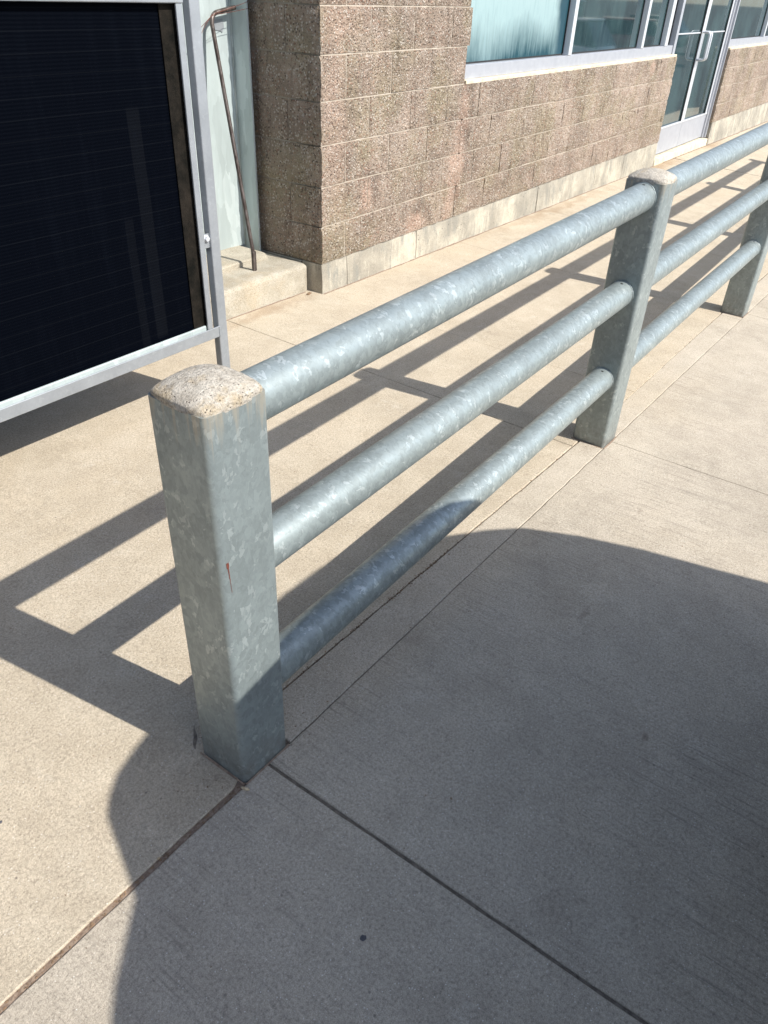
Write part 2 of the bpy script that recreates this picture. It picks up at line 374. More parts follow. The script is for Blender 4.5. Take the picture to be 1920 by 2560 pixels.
def tube(bm, pts, r, n=16, cap=True, rad=None):
    pts = [Vector(p) for p in pts]; rings = []
    up = Vector((0, 0, 1)); prev = None
    for i, p in enumerate(pts):
        d = (pts[min(i+1, len(pts)-1)] - pts[max(i-1, 0)]).normalized()
        if prev is None:
            a = d.cross(up) if abs(d.z) < .95 else d.cross(Vector((1, 0, 0)))
            a.normalize()
        else:
            a = prev - d * prev.dot(d); a.normalize()
        prev = a; b = d.cross(a); rr = rad[i] if rad else r
        rings.append([bm.verts.new(p + (a*math.cos(2*PI*k/n) + b*math.sin(2*PI*k/n))*rr) for k in range(n)])
    for A, B in zip(rings, rings[1:]):
        for k in range(n): bm.faces.new((A[k], A[(k+1) % n], B[(k+1) % n], B[k]))
    if cap:
        bm.faces.new(rings[0][::-1]); bm.faces.new(rings[-1])
    bmesh.ops.recalc_face_normals(bm, faces=bm.faces[:])
def arc(c, a, b, r, n=6):     # polyline corner rounding: points around corner c between directions a and b
    c, a, b = Vector(c), Vector(a).normalized(), Vector(b).normalized()
    p0, p1 = c + a*r, c + b*r; out = []
    for k in range(n+1):
        t = k/n; out.append((p0*(1-t)**2 + c*2*t*(1-t) + p1*t*t))
    return out

# ---------------------------------------------------------------- ground
GX, GY, GXY = -.0326, -.0029, .0097
def g(x, y):
    x = max(-6, min(16, x)); yy = max(-3, min(3, y))
    xx = x if yy > 0 else max(-3, min(5, x))
    return GX*x + GY*yy + GXY*xx*yy
def gs(x, y): return GX*max(-8, min(16, x)) - .20 - (.06 if y < -1.6 else 0)
# one big sheet to the horizon
bm = bmesh.new()
xs = [-400, -120, -30, -8, -3, 0, 4, 8, 12, 16, 30, 60, 120, 400]; ys = [-400, -120, -40, -15, -5, -1.75, 1, 4, 10, 40, 400]
vv = [[bm.verts.new((x, y, gs(x, y))) for y in ys] for x in xs]
for i in range(len(xs)-1):
    for j in range(len(ys)-1): bm.faces.new((vv[i][j], vv[i+1][j], vv[i+1][j+1], vv[i][j+1]))
tag(finish(bm, 'ground', 'asphalt'), kind='structure')

pave = bpy.data.objects.new('pavement', None); COL.objects.link(pave); tag(pave, kind='structure'); BASE['pavement'] = Vector((0, 0, 0))
# dark bed seen at the bottom of the joints
bm = bmesh.new()
xs = [-5 + .5*i for i in range(43)]; ys = [-1.74, -.9, -.3, 0, .3, .8, 1.3, 1.8, 2.4, 3.3]
vv = [[bm.verts.new((x, y, g(x, y) - .006)) for y in ys] for x in xs]
for i in range(len(xs)-1):
    for j in range(len(ys)-1): bm.faces.new((vv[i][j], vv[i+1][j], vv[i+1][j+1], vv[i][j+1]))
finish(bm, 'joint_bed', 'joint_base', pave)

def slab(corners, m, jit=.0014, bev=.0024, holes=None, step=.05, thick=.13, name='slab', dz=0, fy=None):
    """corners: 4 (x,y) anticlockwise from low x low y"""
    (x0, y0), (x1, y1), (x2, y2), (x3, y3) = corners
    nx = max(2, min(90, int(abs(x1-x0)/step))); ny = max(2, min(60, int(abs(y3-y0)/step)))
    bm = bmesh.new(); G_ = []
    for i in range(nx+1):
        row = []; u = i/nx
        for j in range(ny+1):
            v = j/ny
            x = (x0*(1-u)+x1*u)*(1-v) + (x3*(1-u)+x2*u)*v
            y = (y0*(1-u)+y1*u)*(1-v) + (y3*(1-u)+y2*u)*v
            if fy: y += (fy(x) - (y0*(1-u)+y1*u))*(1-v)
            if i in (0, nx): x += jit*(noise.noise(Vector((x*9, y*23, 3)))*1.6 + random.uniform(-.4, .4))
            if j in (0, ny): y += jit*(noise.noise(Vector((x*23, y*9, 7)))*1.6 + random.uniform(-.4, .4))
            row.append((x, y))
        G_.append(row)
    top = [[None]*(ny+1) for _ in range(nx+1)]; low = {}
    for i in range(nx+1):
        for j in range(ny+1):
            x, y = G_[i][j]
            ix = bev if i == 0 else (-bev if i == nx else 0); iy = bev if j == 0 else (-bev if j == ny else 0)
            top[i][j] = bm.verts.new((x+ix, y+iy, g(x, y) + dz + .0006*noise.noise(Vector((x*2, y*2, 0)))))
    ring = [(i, 0) for i in range(nx+1)] + [(nx, j) for j in range(1, ny+1)] + [(i, ny) for i in range(nx-1, -1, -1)] + [(0, j) for j in range(ny-1, 0, -1)]
    r1 = [bm.verts.new((G_[i][j][0], G_[i][j][1], g(*G_[i][j]) + dz - bev*.8)) for i, j in ring]
    r2 = [bm.verts.new((G_[i][j][0], G_[i][j][1], g(*G_[i][j]) + dz - thick)) for i, j in ring]
    for i in range(nx):
        for j in range(ny): bm.faces.new((top[i][j], top[i+1][j], top[i+1][j+1], top[i][j+1]))
    N = len(ring)
    for k in range(N):
        a, b = ring[k], ring[(k+1) % N]
        bm.faces.new((top[a[0]][a[1]], r1[k], r1[(k+1) % N], top[b[0]][b[1]]))
        bm.faces.new((r1[k], r2[k], r2[(k+1) % N], r1[(k+1) % N]))
    bmesh.ops.recalc_face_normals(bm, faces=bm.faces[:])
    return finish(bm, name, m, pave, smooth=True, sharp=25)

jy = -.070         # joint along the road side face of the posts
J = .0013          # half width of tooled joints
# road side slabs
def bandC(x0, x1, slant0, slant1):
    slab([(x0+J+slant0, -1.72), (x1-J+slant1, -1.72), (x1-J, jy-J), (x0+J, jy-J)], 'concrete_road_side')
bandC(-4.4, -2.2, 0, 0)
# slabs either side of the dirt filled joint left of the first post
slab([(-2.2+J, -1.72), (-.004+.02, -1.72), (-.004, jy-J), (-2.2+J, jy-J+.010)], 'concrete_road_side')
bandC(.004, 2.035, .018, .05)
bandC(2.035, 4.255, .05, .03)
bandC(4.255, 6.45, .03, 0); bandC(6.45, 8.6, 0, 0); bandC(8.6, 10.7, 0, 0); bandC(10.7, 14.5, 0, 0)
# narrow band between the posts
def bandB(x0, x1, y0a, y1a):
    slab([(x0+.001, jy+J), (x1-.001, jy+J), (x1-.001, y1a-J), (x0+.001, y0a-J)], 'concrete_band', step=.03)
bandB(.075, 1.985, .055, .030); bandB(1.985, 4.1, .030, .050); bandB(4.1, 6.3, .05, .05); bandB(6.3, 14.5, .05, .05)
# building side slabs
def bandA(x0, x1, y0a, y1a, top=2.05, jj=.0035):
    slab([(x0+J, y0a+jj), (x1-J, y1a+jj), (x1-J, top), (x0+J, top)], 'concrete_building_side')
def frontA(x):
    a = jy + .014; b = .0585 - .023*max(0, x)/1.885; t = max(0, min(1, (x + .045)/.09)); return a + (b-a)*t
slab([(-4.4, jy+.014), (1.885-J, .0355), (1.875-J, 3.2), (-4.4, 3.2)], 'concrete_building_side', fy=frontA, step=.07)
slab([(1.885+J, .032+.0035), (2.59-J, .034), (2.565-J, 3.2), (1.875+J, 3.2)], 'concrete_building_side')
slab([(2.59+J, .035), (4.1-J, .052), (4.1-J, 2.4), (2.565+J, 2.4)], 'concrete_building_side')
slab([(4.1+J, .055), (5.5-J, .055), (5.44-J, 2.4), (4.1+J, 2.4)], 'concrete_building_side')
slab([(5.5+J, .055), (7.2-J, .055), (7.2-J, 2.4), (5.44+J, 2.4)], 'concrete_building_side')
slab([(7.2+J, .055), (8.72-J, .055), (8.56-J, 2.4), (7.2+J, 2.4)], 'concrete_building_side')
slab([(8.72+J, .055), (9.6-J, .055), (9.05-J, 2.4), (8.56+J, 2.4)], 'concrete_building_side')
slab([(9.6+J, .055), (12-J, .055), (12-J, 2.6), (9.05+J, 2.6)], 'concrete_building_side')
slab([(12+J, .055), (18, .055), (18, 2.8), (12+J, 2.8)], 'concrete_building_side')
# dirt in the wide joint, lower left, and in the back joint of the band
bm = bmesh.new(); pts = []
for k in range(160):
    x = -4.4 + 4.33*k/159 if k < 30 else -1.6 + 1.54*(k-30)/129
    pts.append(x)
pts.sort(); A = []
for x in pts:
    A.append((bm.verts.new((x, jy-.006, g(x, jy) - .007 + .003*noise.noise(Vector((x*40, 0, 0))))), bm.verts.new((x, jy+.004, g(x, jy) - .0035 + .003*noise.noise(Vector((x*40, 3, 0))))), bm.verts.new((x, jy+.024, g(x, jy) - .007 + .003*noise.noise(Vector((x*40, 5, 0)))))))
for a, b in zip(A, A[1:]):
    for k in range(2): bm.faces.new((a[k], b[k], b[k+1], a[k+1]))
finish(bm, 'joint_dirt', 'joint_dirt', pave, smooth=True)
bm = bmesh.new()
for i in range(900):      # grains lying in the joints
    if i < 420: x = random.uniform(-1.1, -.08); y = jy + random.uniform(-.002, .012); z = g(x, y) - .004
    elif i < 760:
        x = random.choice([random.gauss(.80, .10), random.gauss(.45, .2), random.uniform(.1, 1.8)]); x = max(.09, min(1.9, x)); y = .055-.025*(x/2) + random.gauss(0, .0045); z = g(x, y) - .001
    else: x = random.uniform(2.1, 4.0); y = .034 + .01*(x-2) + random.gauss(0, .003); z = g(x, y) - .001
    r = random.uniform(.0008, .0028) * (1.3 if random.random() < .1 else 1)
    bmesh.ops.create_icosphere(bm, subdivisions=1, radius=r, matrix=Matrix.Translation((x, y, z)) @ Matrix.Rotation(random.random()*6, 4, 'Z') @ Matrix.Diagonal((random.uniform(.6, 1.7), 1, .7, 1)))
tag(finish(bm, 'joint_grit', 'litter'), 'brown grit and bits of soil lying in the pavement joints', 'grit', kind='stuff')

# ---------------------------------------------------------------- the building (local x along wall, y inwards)
ZP = .1237; CR = .2032; YAW = .0196
bld = thing('block_building', 'split-face block building with concrete plinth and aluminium storefront behind the railing', 'building', (2.5498, 1.9074, 0), YAW)
def bpart(name, m, *b, bev=.002, label=None, parent=None): return boxobj(name, m, parent or bld, *b, bev=bev, label=label)
JM = .0036
def make_block(L, seed, big=1.0, corner=False, tight=False):
    """one split-face block; face at y=0 looking to -y, 0.1 deep; with corner=True the -x end is split too"""
    bm = bmesh.new(); nx, nz = max(4, int(L/.026)), 8; H = CR - 2*JM; n0 = Vector((seed*7.3, seed*3.1, 0))
    def dsp(x, z, k=0): return max(.0010, dsp0(x, z, k))
    def dsp0(x, z, k=0):
        e = min(1, min(x if not (corner or tight) else 1, L-x if not tight else 1, z, H-z)/.013)
        return (.0085*noise.noise(Vector((x*11, z*13, k*9)) + n0) + .0055*noise.noise(Vector((x*38, z*45, k*5)) + n0))*big*(.25+.75*e) + .0015 + .0038*e
    F = [[bm.verts.new((L*i/nx + ((.006*noise.noise(Vector((0, j*1.3, seed))) + .004*noise.noise(Vector((9, j*3.7, seed)))) if corner and i == 0 else 0), -dsp(L*i/nx, H*j/nz), JM + H*j/nz)) for j in range(nz+1)] for i in range(nx+1)]
    for i in range(nx):
        for j in range(nz): bm.faces.new((F[i][j], F[i+1][j], F[i+1][j+1], F[i][j+1]))
    D = .12
    back = [[bm.verts.new((x, D, z)) for z in (JM, JM+H)] for x in (0, L)]
    if True:
        bm.faces.new([F[0][j] for j in range(nz+1)] + [back[0][1], back[0][0]])
    bm.faces.new([F[nx][j] for j in range(nz, -1, -1)] + [back[1][0], back[1][1]])
    bm.faces.new([F[i][nz] for i in range(nx, -1, -1)][::-1] + [back[1][1], back[0][1]])
    bm.faces.new([F[i][0] for i in range(nx+1)][::-1] + [back[0][0], back[1][0]])
    bmesh.ops.recalc_face_normals(bm, faces=bm.faces[:])
    me = bpy.data.meshes.new('block'); bm.to_mesh(me); bm.free(); me.materials.append(M['block'])
    for f in me.polygons: f.use_smooth = True
    me.set_sharp_from_angle(angle=math.radians(50))
    return me
LIB = {}
def blockmesh(L, corner=False, tight=False):
    k = (round(L, 3), corner, tight)
    if k not in LIB: LIB[k] = [make_block(k[0], s + 11*len(LIB), 1.0, corner, tight) for s in range(5 if L > .35 or corner else 2)]
    return random.choice(LIB[k])
count = 0
def place_block(s0, s1, k, side=False, keep=True):
    global count
    corner = (not side) and s0 < .01; tight = (not side) and s0 > 1.7
    a = -.001 if corner else (.0012 if tight else .0035)
    b = .0012 if tight else .0035
    me = blockmesh(s1 - s0 - a - b, corner, tight)
    o = bpy.data.objects.new('block', me); COL.objects.link(o); o.parent = bld; z = ZP + CR*k
    if side:   # -x face, running inwards from the corner: s is the depth
        o.rotation_euler = (0, 0, -PI/2); o.location = (random.uniform(-.001, .001), s1 - .0035, z)
    else: o.location = (s0 + a, random.uniform(-.0015, .0015), z)
    count += 1
    return o
BL = .4125
def course(a, b, k, off, far=99):
    s = off
    cuts = [a]
    while s < b - .02:
        if s > a + .02: cuts.append(s)
        s += BL
    cuts.append(b)
    for p, q in zip(cuts, cuts[1:]):
        if q - p > .03: place_block(p, q, k)
NC = 8
S_WIN, S_D0, S_D1 = 1.48, 5.87, 8.02
for k in range(NC):
    off = .215 if k % 2 == 0 else .425
    # corner pier
    course(0.0, S_WIN if k > 3 else S_D0, k, off)
    if k < 4:
        course(S_D1, 14.4, k, S_D1 + (.2 if k % 2 else .41))
    # side face: corner unit plus two more
    ys = [0.004, .430 if k % 2 == 0 else .215]
    while ys[-1] < 1.0: ys.append(ys[-1] + BL)
    for p, q in zip(ys, ys[1:]): place_block(p, min(q, 1.25), k, side=True)
# top of the pier and header above the openings, out of the picture: one mass
bm = bmesh.new()
for k in range(NC, 14):
    s = 0
    while s < 14.4:
        e = min(14.4, s + BL)
        if k >= 12 or s < S_WIN - .3 or s > 14:
            e2 = min(e, S_WIN) if k < 12 and s < S_WIN else e
            box(bm, s+JM, e2-JM, 0, .12, ZP+CR*k+JM, ZP+CR*(k+1)-JM, .002)
        s = e
    box(bm, 0, .12, .125, 1.25, ZP+CR*k+JM, ZP+CR*(k+1)-JM, .002)
tag(finish(bm, 'upper_blockwork', 'block', bld), kind='stuff')
ZT = ZP + CR*14
# mortar core, just behind the block faces
for a, b, z1 in ((.006, S_WIN-.03, ZT-.01), (S_WIN+.001, S_D0-.003, ZP+4*CR-.012), (S_D1+.003, 14.4, ZP+4*CR-.012)):
    bpart('mortar_core', 'mortar', a, b, .0015, .16, ZP+.001, z1, bev=0)
bpart('mortar_core', 'mortar', .003, .15, .161, 1.30, ZP+.001, ZT-.01, bev=0)
# plinth, cast in lengths
def plinth(a, b, z0, seed, y0=-.008, x_end=False):
    bm = bmesh.new(); nx = max(3, int((b-a)/.05)); nz = 4; F = []
    for i in range(nx+1):
        col = []
        for j in range(nz+1):
            s = a + (b-a)*i/nx; z = z0 + (ZP-z0)*j/nz
            n = .004*noise.noise(Vector((s*9, z*9, seed))) + .002*noise.noise(Vector((s*33, z*33, seed)))
            zz = z + (.010*noise.noise(Vector((s*14, 2, seed))) if j == nz else 0)
            ee = .006 if (i in (0, nx)) else 0
            col.append(bm.verts.new((s, y0 + n + ee - (.004 if j < nz else -.001), zz)))
        F.append(col)
    for i in range(nx):
        for j in range(nz): bm.faces.new((F[i][j], F[i+1][j], F[i+1][j+1], F[i][j+1]))
    tb = [bm.verts.new((a + (b-a)*i/nx, .14, ZP-.001)) for i in range(nx+1)]
    for i in range(nx): bm.faces.new((F[i][nz], F[i+1][nz], tb[i+1], tb[i]))
    e0 = bm.verts.new((a, .14, z0)); bm.faces.new([F[0][j] for j in range(nz+1)] + [tb[0], e0])
    e1 = bm.verts.new((b, .14, z0)); bm.faces.new([F[nx][j] for j in range(nz, -1, -1)] + [e1, tb[nx]])
    bmesh.ops.recalc_face_normals(bm, faces=bm.faces[:])
    finish(bm, 'plinth_block', 'plinth', bld, smooth=True, sharp=40)
cuts = [-.006, .232, .985, 2.83, 4.085, 4.835, S_D0]
for a, b in zip(cuts, cuts[1:]): plinth(a+.003, b-.003, -.28, a)
cuts = [S_D1+.03, 9.3, 10.2, 11.4, 14.4]
for a, b in zip(cuts, cuts[1:]): plinth(a+.003, b-.003, -.34, a)
# side of the plinth (deeper set)
bpart('plinth_block', 'plinth', -.004, .12, .145, 1.3, -.20, ZP-.003, bev=.004)
# sill strips
bpart('sill', 'sill_mortar', S_WIN+.002, S_D0, .003, .12, ZP+4*CR-.010, ZP+4*CR+.016, bev=.003)
bpart('sill', 'sill_mortar', S_D1+.002, 14.4, .003, .12, ZP+4*CR-.010, ZP+4*CR+.016, bev=.003)
# storefront
ZS = ZP + 4*CR + .016
WT = ZP + 12*CR
def window(a, b, mull, m_first, zs=ZS):
    w = bpy.data.objects.new('window', None); COL.objects.link(w); w.parent = bld
    boxobj('frame', 'aluminium', w, a, b, .045, .125, zs+.0005, zs+.078, .002)
    boxobj('frame', 'aluminium', w, a, b, .045, .125, WT-.06, WT, .002)
    boxobj('frame', 'aluminium', w, a, a+.012, .047, .125, zs+.079, WT-.061, .002)
    for p, q in mull: boxobj('mullion', 'aluminium_bright', w, p, q, .040, .125, zs+.0795, WT-.061, .002)
    edges = [a+.0125] + [v for pq in mull for v in pq] + [b]
    for i in range(0, len(edges)-1, 2):
        boxobj('pane', m_first if i == 0 else 'glass', w, edges[i]+.001, edges[i+1]-.001, .098, .106, zs+.0795, WT-.0615, 0)
        boxobj('gasket', 'rubber', w, edges[i]+.001, edges[i+1]-.001, .094, .0975, zs+.0785, zs+.088, 0)
        boxobj('gasket', 'rubber', w, edges[i+1]-.007, edges[i+1]-.001, .088, .0975, zs+.0885, WT-.0615, 0)
    return w
window(S_WIN+.003, 5.80, [(3.135, 3.195), (4.815, 4.875), (5.51, 5.60)], 'film_glass')
window(S_D1+.06, 14.4, [(9.86, 9.92), (11.6, 11.66), (13.2, 13.26)], 'glass')
# dark room behind
bpart('interior_wall', 'interior', .2, 14.4, .70, .75, -.4, ZT, bev=0)
bpart('roof', 'plinth', -.02, 14.42, -.02, 1.3, ZT+.002, ZT+.08, bev=.004)
bpart('interior_wall', 'interior', 14.3, 14.4, .13, .70, -.4, ZT, bev=0)
# door
DZ = -.052
boxobj('threshold', 'sill_mortar', bld, S_D0+.004, S_D1-.03, -.012, .16, -.30, DZ-.004, .003)
dr = bpy.data.objects.new('door_frame', None); COL.objects.link(dr); dr.parent = bld
for a, b, y in ((5.805, 5.875, .035), (8.0, 8.035, .03), (7.955, 7.998, .055), (5.877, 5.905, .055)):
    boxobj('jamb', 'aluminium', dr, a, b, y, .14, DZ, WT, .002)
boxobj('jamb', 'aluminium', bld, 8.037, 8.078, .06, .14, -.15, WT, .002)
def leaf(a, b, hx, lab):
    d = bpy.data.objects.new('door', None); COL.objects.link(d); d.parent = bld; d['label'] = lab
    boxobj('kick_rail', 'aluminium', d, a, b, .075, .12, DZ+.008, .235, .002)
    boxobj('kick_rail_trim', 'aluminium_bright', d, a+.002, b-.002, .068, .0745, .222, .240, .001)
    boxobj('stile', 'aluminium_bright', d, a, a+.055, .075, .12, .2355, 2.1, .002)
    boxobj('stile', 'aluminium_bright', d, b-.055, b, .075, .12, .2355, 2.1, .002)
    boxobj('top_rail', 'aluminium_bright', d, a+.056, b-.056, .075, .12, 2.0, 2.1, .002)
    boxobj('pane', 'glass', d, a+.056, b-.056, .094, .102, .2355, 1.999, 0)
    boxobj('gasket', 'rubber', d, b-.063, b-.0565, .080, .0935, .2355, 1.999, 0)
    boxobj('push_bar', 'aluminium_bright', d, a+.08, b-.08, .086, .0935, 1.115, 1.128, .001)
    bm = bmesh.new(); z0, z1 = .86, 1.13
    pts = [(hx, .075, z0)] + arc((hx, -.01, z0), (0, 1, 0), (0, 0, 1), .035) + arc((hx, -.01, z1), (0, 0, -1), (0, 1, 0), .035) + [(hx, .075, z1)]
    tube(bm, pts, .0125, 10); finish(bm, 'handle', 'aluminium_bright', d, smooth=True)
leaf(5.908, 6.928, 6.895, 'left leaf of the glazed double door'); leaf(6.934, 7.953, 6.968, 'right leaf of the glazed double door')
boxobj('transom', 'aluminium', bld, 5.906, 7.954, .06, .14, 2.105, 2.17, .002)
boxobj('pane', 'glass', bld, 5.906, 7.954, .094, .102, 2.171, WT-.02, 0)

# ---------------------------------------------------------------- curb, pad and column left of the corner
def rough_slab(name, m, x0, x1, y0, y1, z0f, z1, parent=None, r=.018, seed=1, amp=.004, nx=40, tilt=0):
    """cast block with a worn, chipped front upper edge; z0f(x) bottom"""
    bm = bmesh.new(); prof = []
    ny = 5; na = 5
    cols = []
    for i in range(nx+1):
        x = x0 + (x1-x0)*i/nx; col = []
        chip = max(0, noise.noise(Vector((x*6, seed, 0)))) * .045 + max(0, noise.noise(Vector((x*21, seed, 4))))*.020
        rr = r + chip
        zz = lambda t: z0f(x) + (z1 - z0f(x))*t
        P = [(y0, z0f(x)), (y0, zz(.3)), (y0+.001, z1 - rr)]
        for a in range(1, na+1):
            th = PI/2*a/na; P.append((y0 + rr*1.25*(1-math.cos(th)), z1 - rr + rr*math.sin(th)))
        P += [(y0+(y1-y0)*.45, z1+tilt*.5), (y1, z1+tilt)]
        for k, (y, z) in enumerate(P):
            n = amp*noise.noise(Vector((x*16, y*16, z*16+seed))) + amp*.6*noise.noise(Vector((x*52, y*52, z*52+seed)))
            f = 0 if k in (0, len(P)-1) else 1
            col.append(bm.verts.new((x, y - n*f*(1 if k < 5 else 0), z + n*f*(1 if k >= 3 else 0)*.8)))
        cols.append(col)
    for a, b in zip(cols, cols[1:]):
        for k in range(len(a)-1): bm.faces.new((a[k], b[k], b[k+1], a[k+1]))
    for c, xx in ((cols[0], x0), (cols[-1], x1)):
        e = bm.verts.new((xx, y1, z0f(xx))); bm.faces.new(c + [e])
    bmesh.ops.recalc_face_normals(bm, faces=bm.faces[:])
    return finish(bm, name, m, parent, smooth=True, sharp=55)
curb = thing('concrete_curb', 'chipped pale concrete curb against the foot of the building corner', 'curb', (2.0, 2.2, -.03))
rough_slab('curb_base', 'curb_concrete', .2, 2.518, 1.995, 3.3, lambda x: g(x, 1.995)-.10, .118, curb, r=.022, seed=3, amp=.006, nx=90)
rough_slab('pad', 'curb_concrete', .3, 2.44, 2.215, 3.2, lambda x: .09, .150, curb, r=.010, seed=9, amp=.003, nx=70)
boxobj('mortar_fill', 'curb_concrete', curb, 2.5185, 2.547, 2.045, 3.2, -.12, .100, .004)

colm = thing('steel_column', 'pale galvanised steel column standing on the curb pad beside the building corner', 'column', (2.38, 2.39, .15))
H_ = 2.9
boxobj('web', 'galv_column', colm, 1.8105, 2.4935, 2.447, 2.457, .146, H_, .001)
boxobj('flange', 'galv_column', colm, 2.494, 2.506, 2.332, 2.57, .100, H_, .002, 2)
boxobj('flange', 'galv_column', colm, 1.798, 1.8100, 2.36, 2.57, .146, H_, .002, 2)
bm = bmesh.new()
for k in range(8):
    a0 = PI/2*k/8; a1 = PI/2*(k+1)/8
# fillet between web and flange
tube(bm, [(2.4905, 2.4445, .15), (2.4905, 2.4445, H_)], .0035, 8); finish(bm, 'weld_bead', 'galv_column', colm, smooth=True)
# shadow behind the bar, modelled as a thin plate
bm = bmesh.new()
vs = [bm.verts.new(p) for p in ((2.372, 2.4465, 1.262), (2.435, 2.4465, 1.262), (2.442, 2.4465, 1.228), (2.428, 2.4465, 1.205), (2.41, 2.4465, 1.213), (2.372, 2.4465, 1.216))]
f = bm.faces.new(vs); r = bmesh.ops.extrude_face_region(bm, geom=[f]); bmesh.ops.translate(bm, verts=[v for v in r['geom'] if isinstance(v, bmesh.types.BMVert)], vec=(0, -.003, 0))
bmesh.ops.recalc_face_normals(bm, faces=bm.faces[:])
finish(bm, 'shadow_plate', 'silver_paint', colm)

# bent bar leaning in the corner of the column
bm = bmesh.new()
foot = Vector((2.238, 2.128, .116)); kn = Vector((2.236, 2.130, .218))
el = Vector((2.318, 2.405, 1.285)); tip = Vector((2.482, 2.400, 1.312))
pts = [foot, kn - Vector((0, 0, .03))] + arc(kn, foot-kn, el-kn, .02, 4) + arc(el, kn-el, tip-el, .05, 8) + [tip.lerp(el, .12), tip]
tube(bm, pts, .0105, 12)
bar = finish(bm, 'bent_bar', 'bar', smooth=True, sharp=50)
tag(bar, 'rusty brown steel bar with a bent top leaning against the galvanised column', 'bar')
# flattened foot of the bar
bm = bmesh.new()
box(bm, foot.x-.013, foot.x+.013, foot.y-.008, foot.y+.008, .112, .222, .004, 2); finish(bm, 'bar_foot', 'bar', bar, smooth=True, sharp=50)

wire = thing('tie_wire', 'thin wires stretched across the column above the bent bar', 'wire', (2.3, 2.36, 1.28))
for pp in (((1.9, 2.05, 1.20), (2.0, 2.15, 1.235), (2.2, 2.26, 1.29), (2.45, 2.335, 1.325), (2.506, 2.329, 1.34), (2.52, 2.35, 1.35)),
           ((1.9, 2.05, 1.19), (2.05, 2.17, 1.24), (2.2, 2.27, 1.285), (2.42, 2.33, 1.30), (2.508, 2.329, 1.312), (2.515, 2.36, 1.312))):
    bm = bmesh.new(); tube(bm, pp, .0011, 6); finish(bm, 'strand', 'rust', wire, smooth=True)

# ---------------------------------------------------------------- metal gate with black ribbed sheet
YG = 1.290
gate = thing('metal_gate', 'silver steel gate filled with black ribbed sheet, hanging above the pavement at left', 'gate', (1.21, YG, g(1.21, YG)))
gp = lambda n, m, *b, **k: boxobj(n, m, gate, *b, **k)
gp('gate_post', 'silver_paint', 1.192, 1.236, YG, YG+.034, g(1.21, YG)-.02, 2.2, bev=.004, seg=2)
gp('bottom_flange', 'silver_paint', -1.8, 1.194, YG-.001, YG+.005, .278, .3195, bev=.0012)
gp('bottom_plate', 'silver_paint', -1.8, 1.191, YG+.0052, YG+.050, .278, .284, bev=.001)
gp('bottom_trim', 'galv_column', -1.8, 1.1355, YG+.0058, YG+.0162, .2848, .337, bev=.0045, seg=3)
gp('top_rail', 'silver_paint', -1.8, 1.166, YG-.004, YG+.034, 1.3655, 1.415, bev=.003, seg=2)
gp('stile', 'silver_paint', 1.137, 1.161, YG-.001, YG+.006, .3205, 1.3648, bev=.001)
gp('stile_return', 'silver_paint', 1.1555, 1.161, YG+.0062, YG+.036, .2846, 1.3648, bev=.0008)
gp('rubber_strip', 'strip', 1.084, 1.150, YG+.017, YG+.020, .318, 1.364, bev=0)
gp('ribbed_sheet', 'panel', -1.8, 1.095, YG+.0225, YG+.0265, .318, 1.364, bev=0)
gp('upper_sheet', 'panel', -1.8, 1.15, YG+.018, YG+.022, 1.4155, 2.15, bev=0)
gp('top_rail', 'silver_paint', -1.8, 1.19, YG-.004, YG+.034, 2.151, 2.2, bev=.003)
gp('sun_block_plate', 'silver_paint', 1.1612, 1.1915, YG+.0342, YG+.0365, .2845, 2.15, bev=0)  # hidden plate added to keep sun from passing the gate gap
for zz in (.62, 1.7):
    gp('hinge_lug', 'silver_paint', 1.1612, 1.1915, YG+.008, YG+.016, zz, zz+.05, bev=.001)
bm = bmesh.new()   # hexagonal bolt head and washer
tube(bm, [(1.177, YG+.008, .655), (1.177, YG-.002, .655)], .0095, 6); tube(bm, [(1.177, YG+.0085, .655), (1.177, YG+.006, .655)], .013, 14)
finish(bm, 'bolt', 'aluminium_bright', gate)
bm = bmesh.new()   # weld at the corner of bottom flange
for k in range(14):
    bmesh.ops.create_icosphere(bm, subdivisions=1, radius=.0032, matrix=Matrix.Translation((1.1935+random.uniform(-.001, .001), YG-.0015, .281+.0028*k)))
finish(bm, 'weld_bead', 'silver_paint', gate, smooth=True)
gp('far_post', 'silver_paint', -1.845, -1.80, YG, YG+.04, -.05, 2.2, bev=.003)

# unseen box behind the gate and wall at left, added to block sky light
sky_box = thing('sky_block_box', 'unseen dark metal box added behind the ribbed gate to block sky light', 'light_blocker', (0, 2.5, 0))
boxobj('box_body', 'dark_metal', sky_box, -1.9, 1.78, 2.02, 3.1, .13, 2.5, .01)
for k in range(4): boxobj('door', 'dark_metal', sky_box, -1.85+.91*k, -1.85+.91*k+.885, 2.005, 2.0195, .25, 2.40, .004)  # front panels of the added box
sky_wall = thing('sky_block_wall', 'unseen brown plastered wall added at left to block low sky light', 'wall', (-4.8, .8, 0))
boxobj('wall_body', 'sky_wall', sky_wall, -5.0, -4.7, -1.5, 3.4, -.3, 3.4, .01)
boxobj('coping', 'plinth', sky_wall, -5.05, -4.65, -1.55, 3.45, 3.402, 3.48, .01)

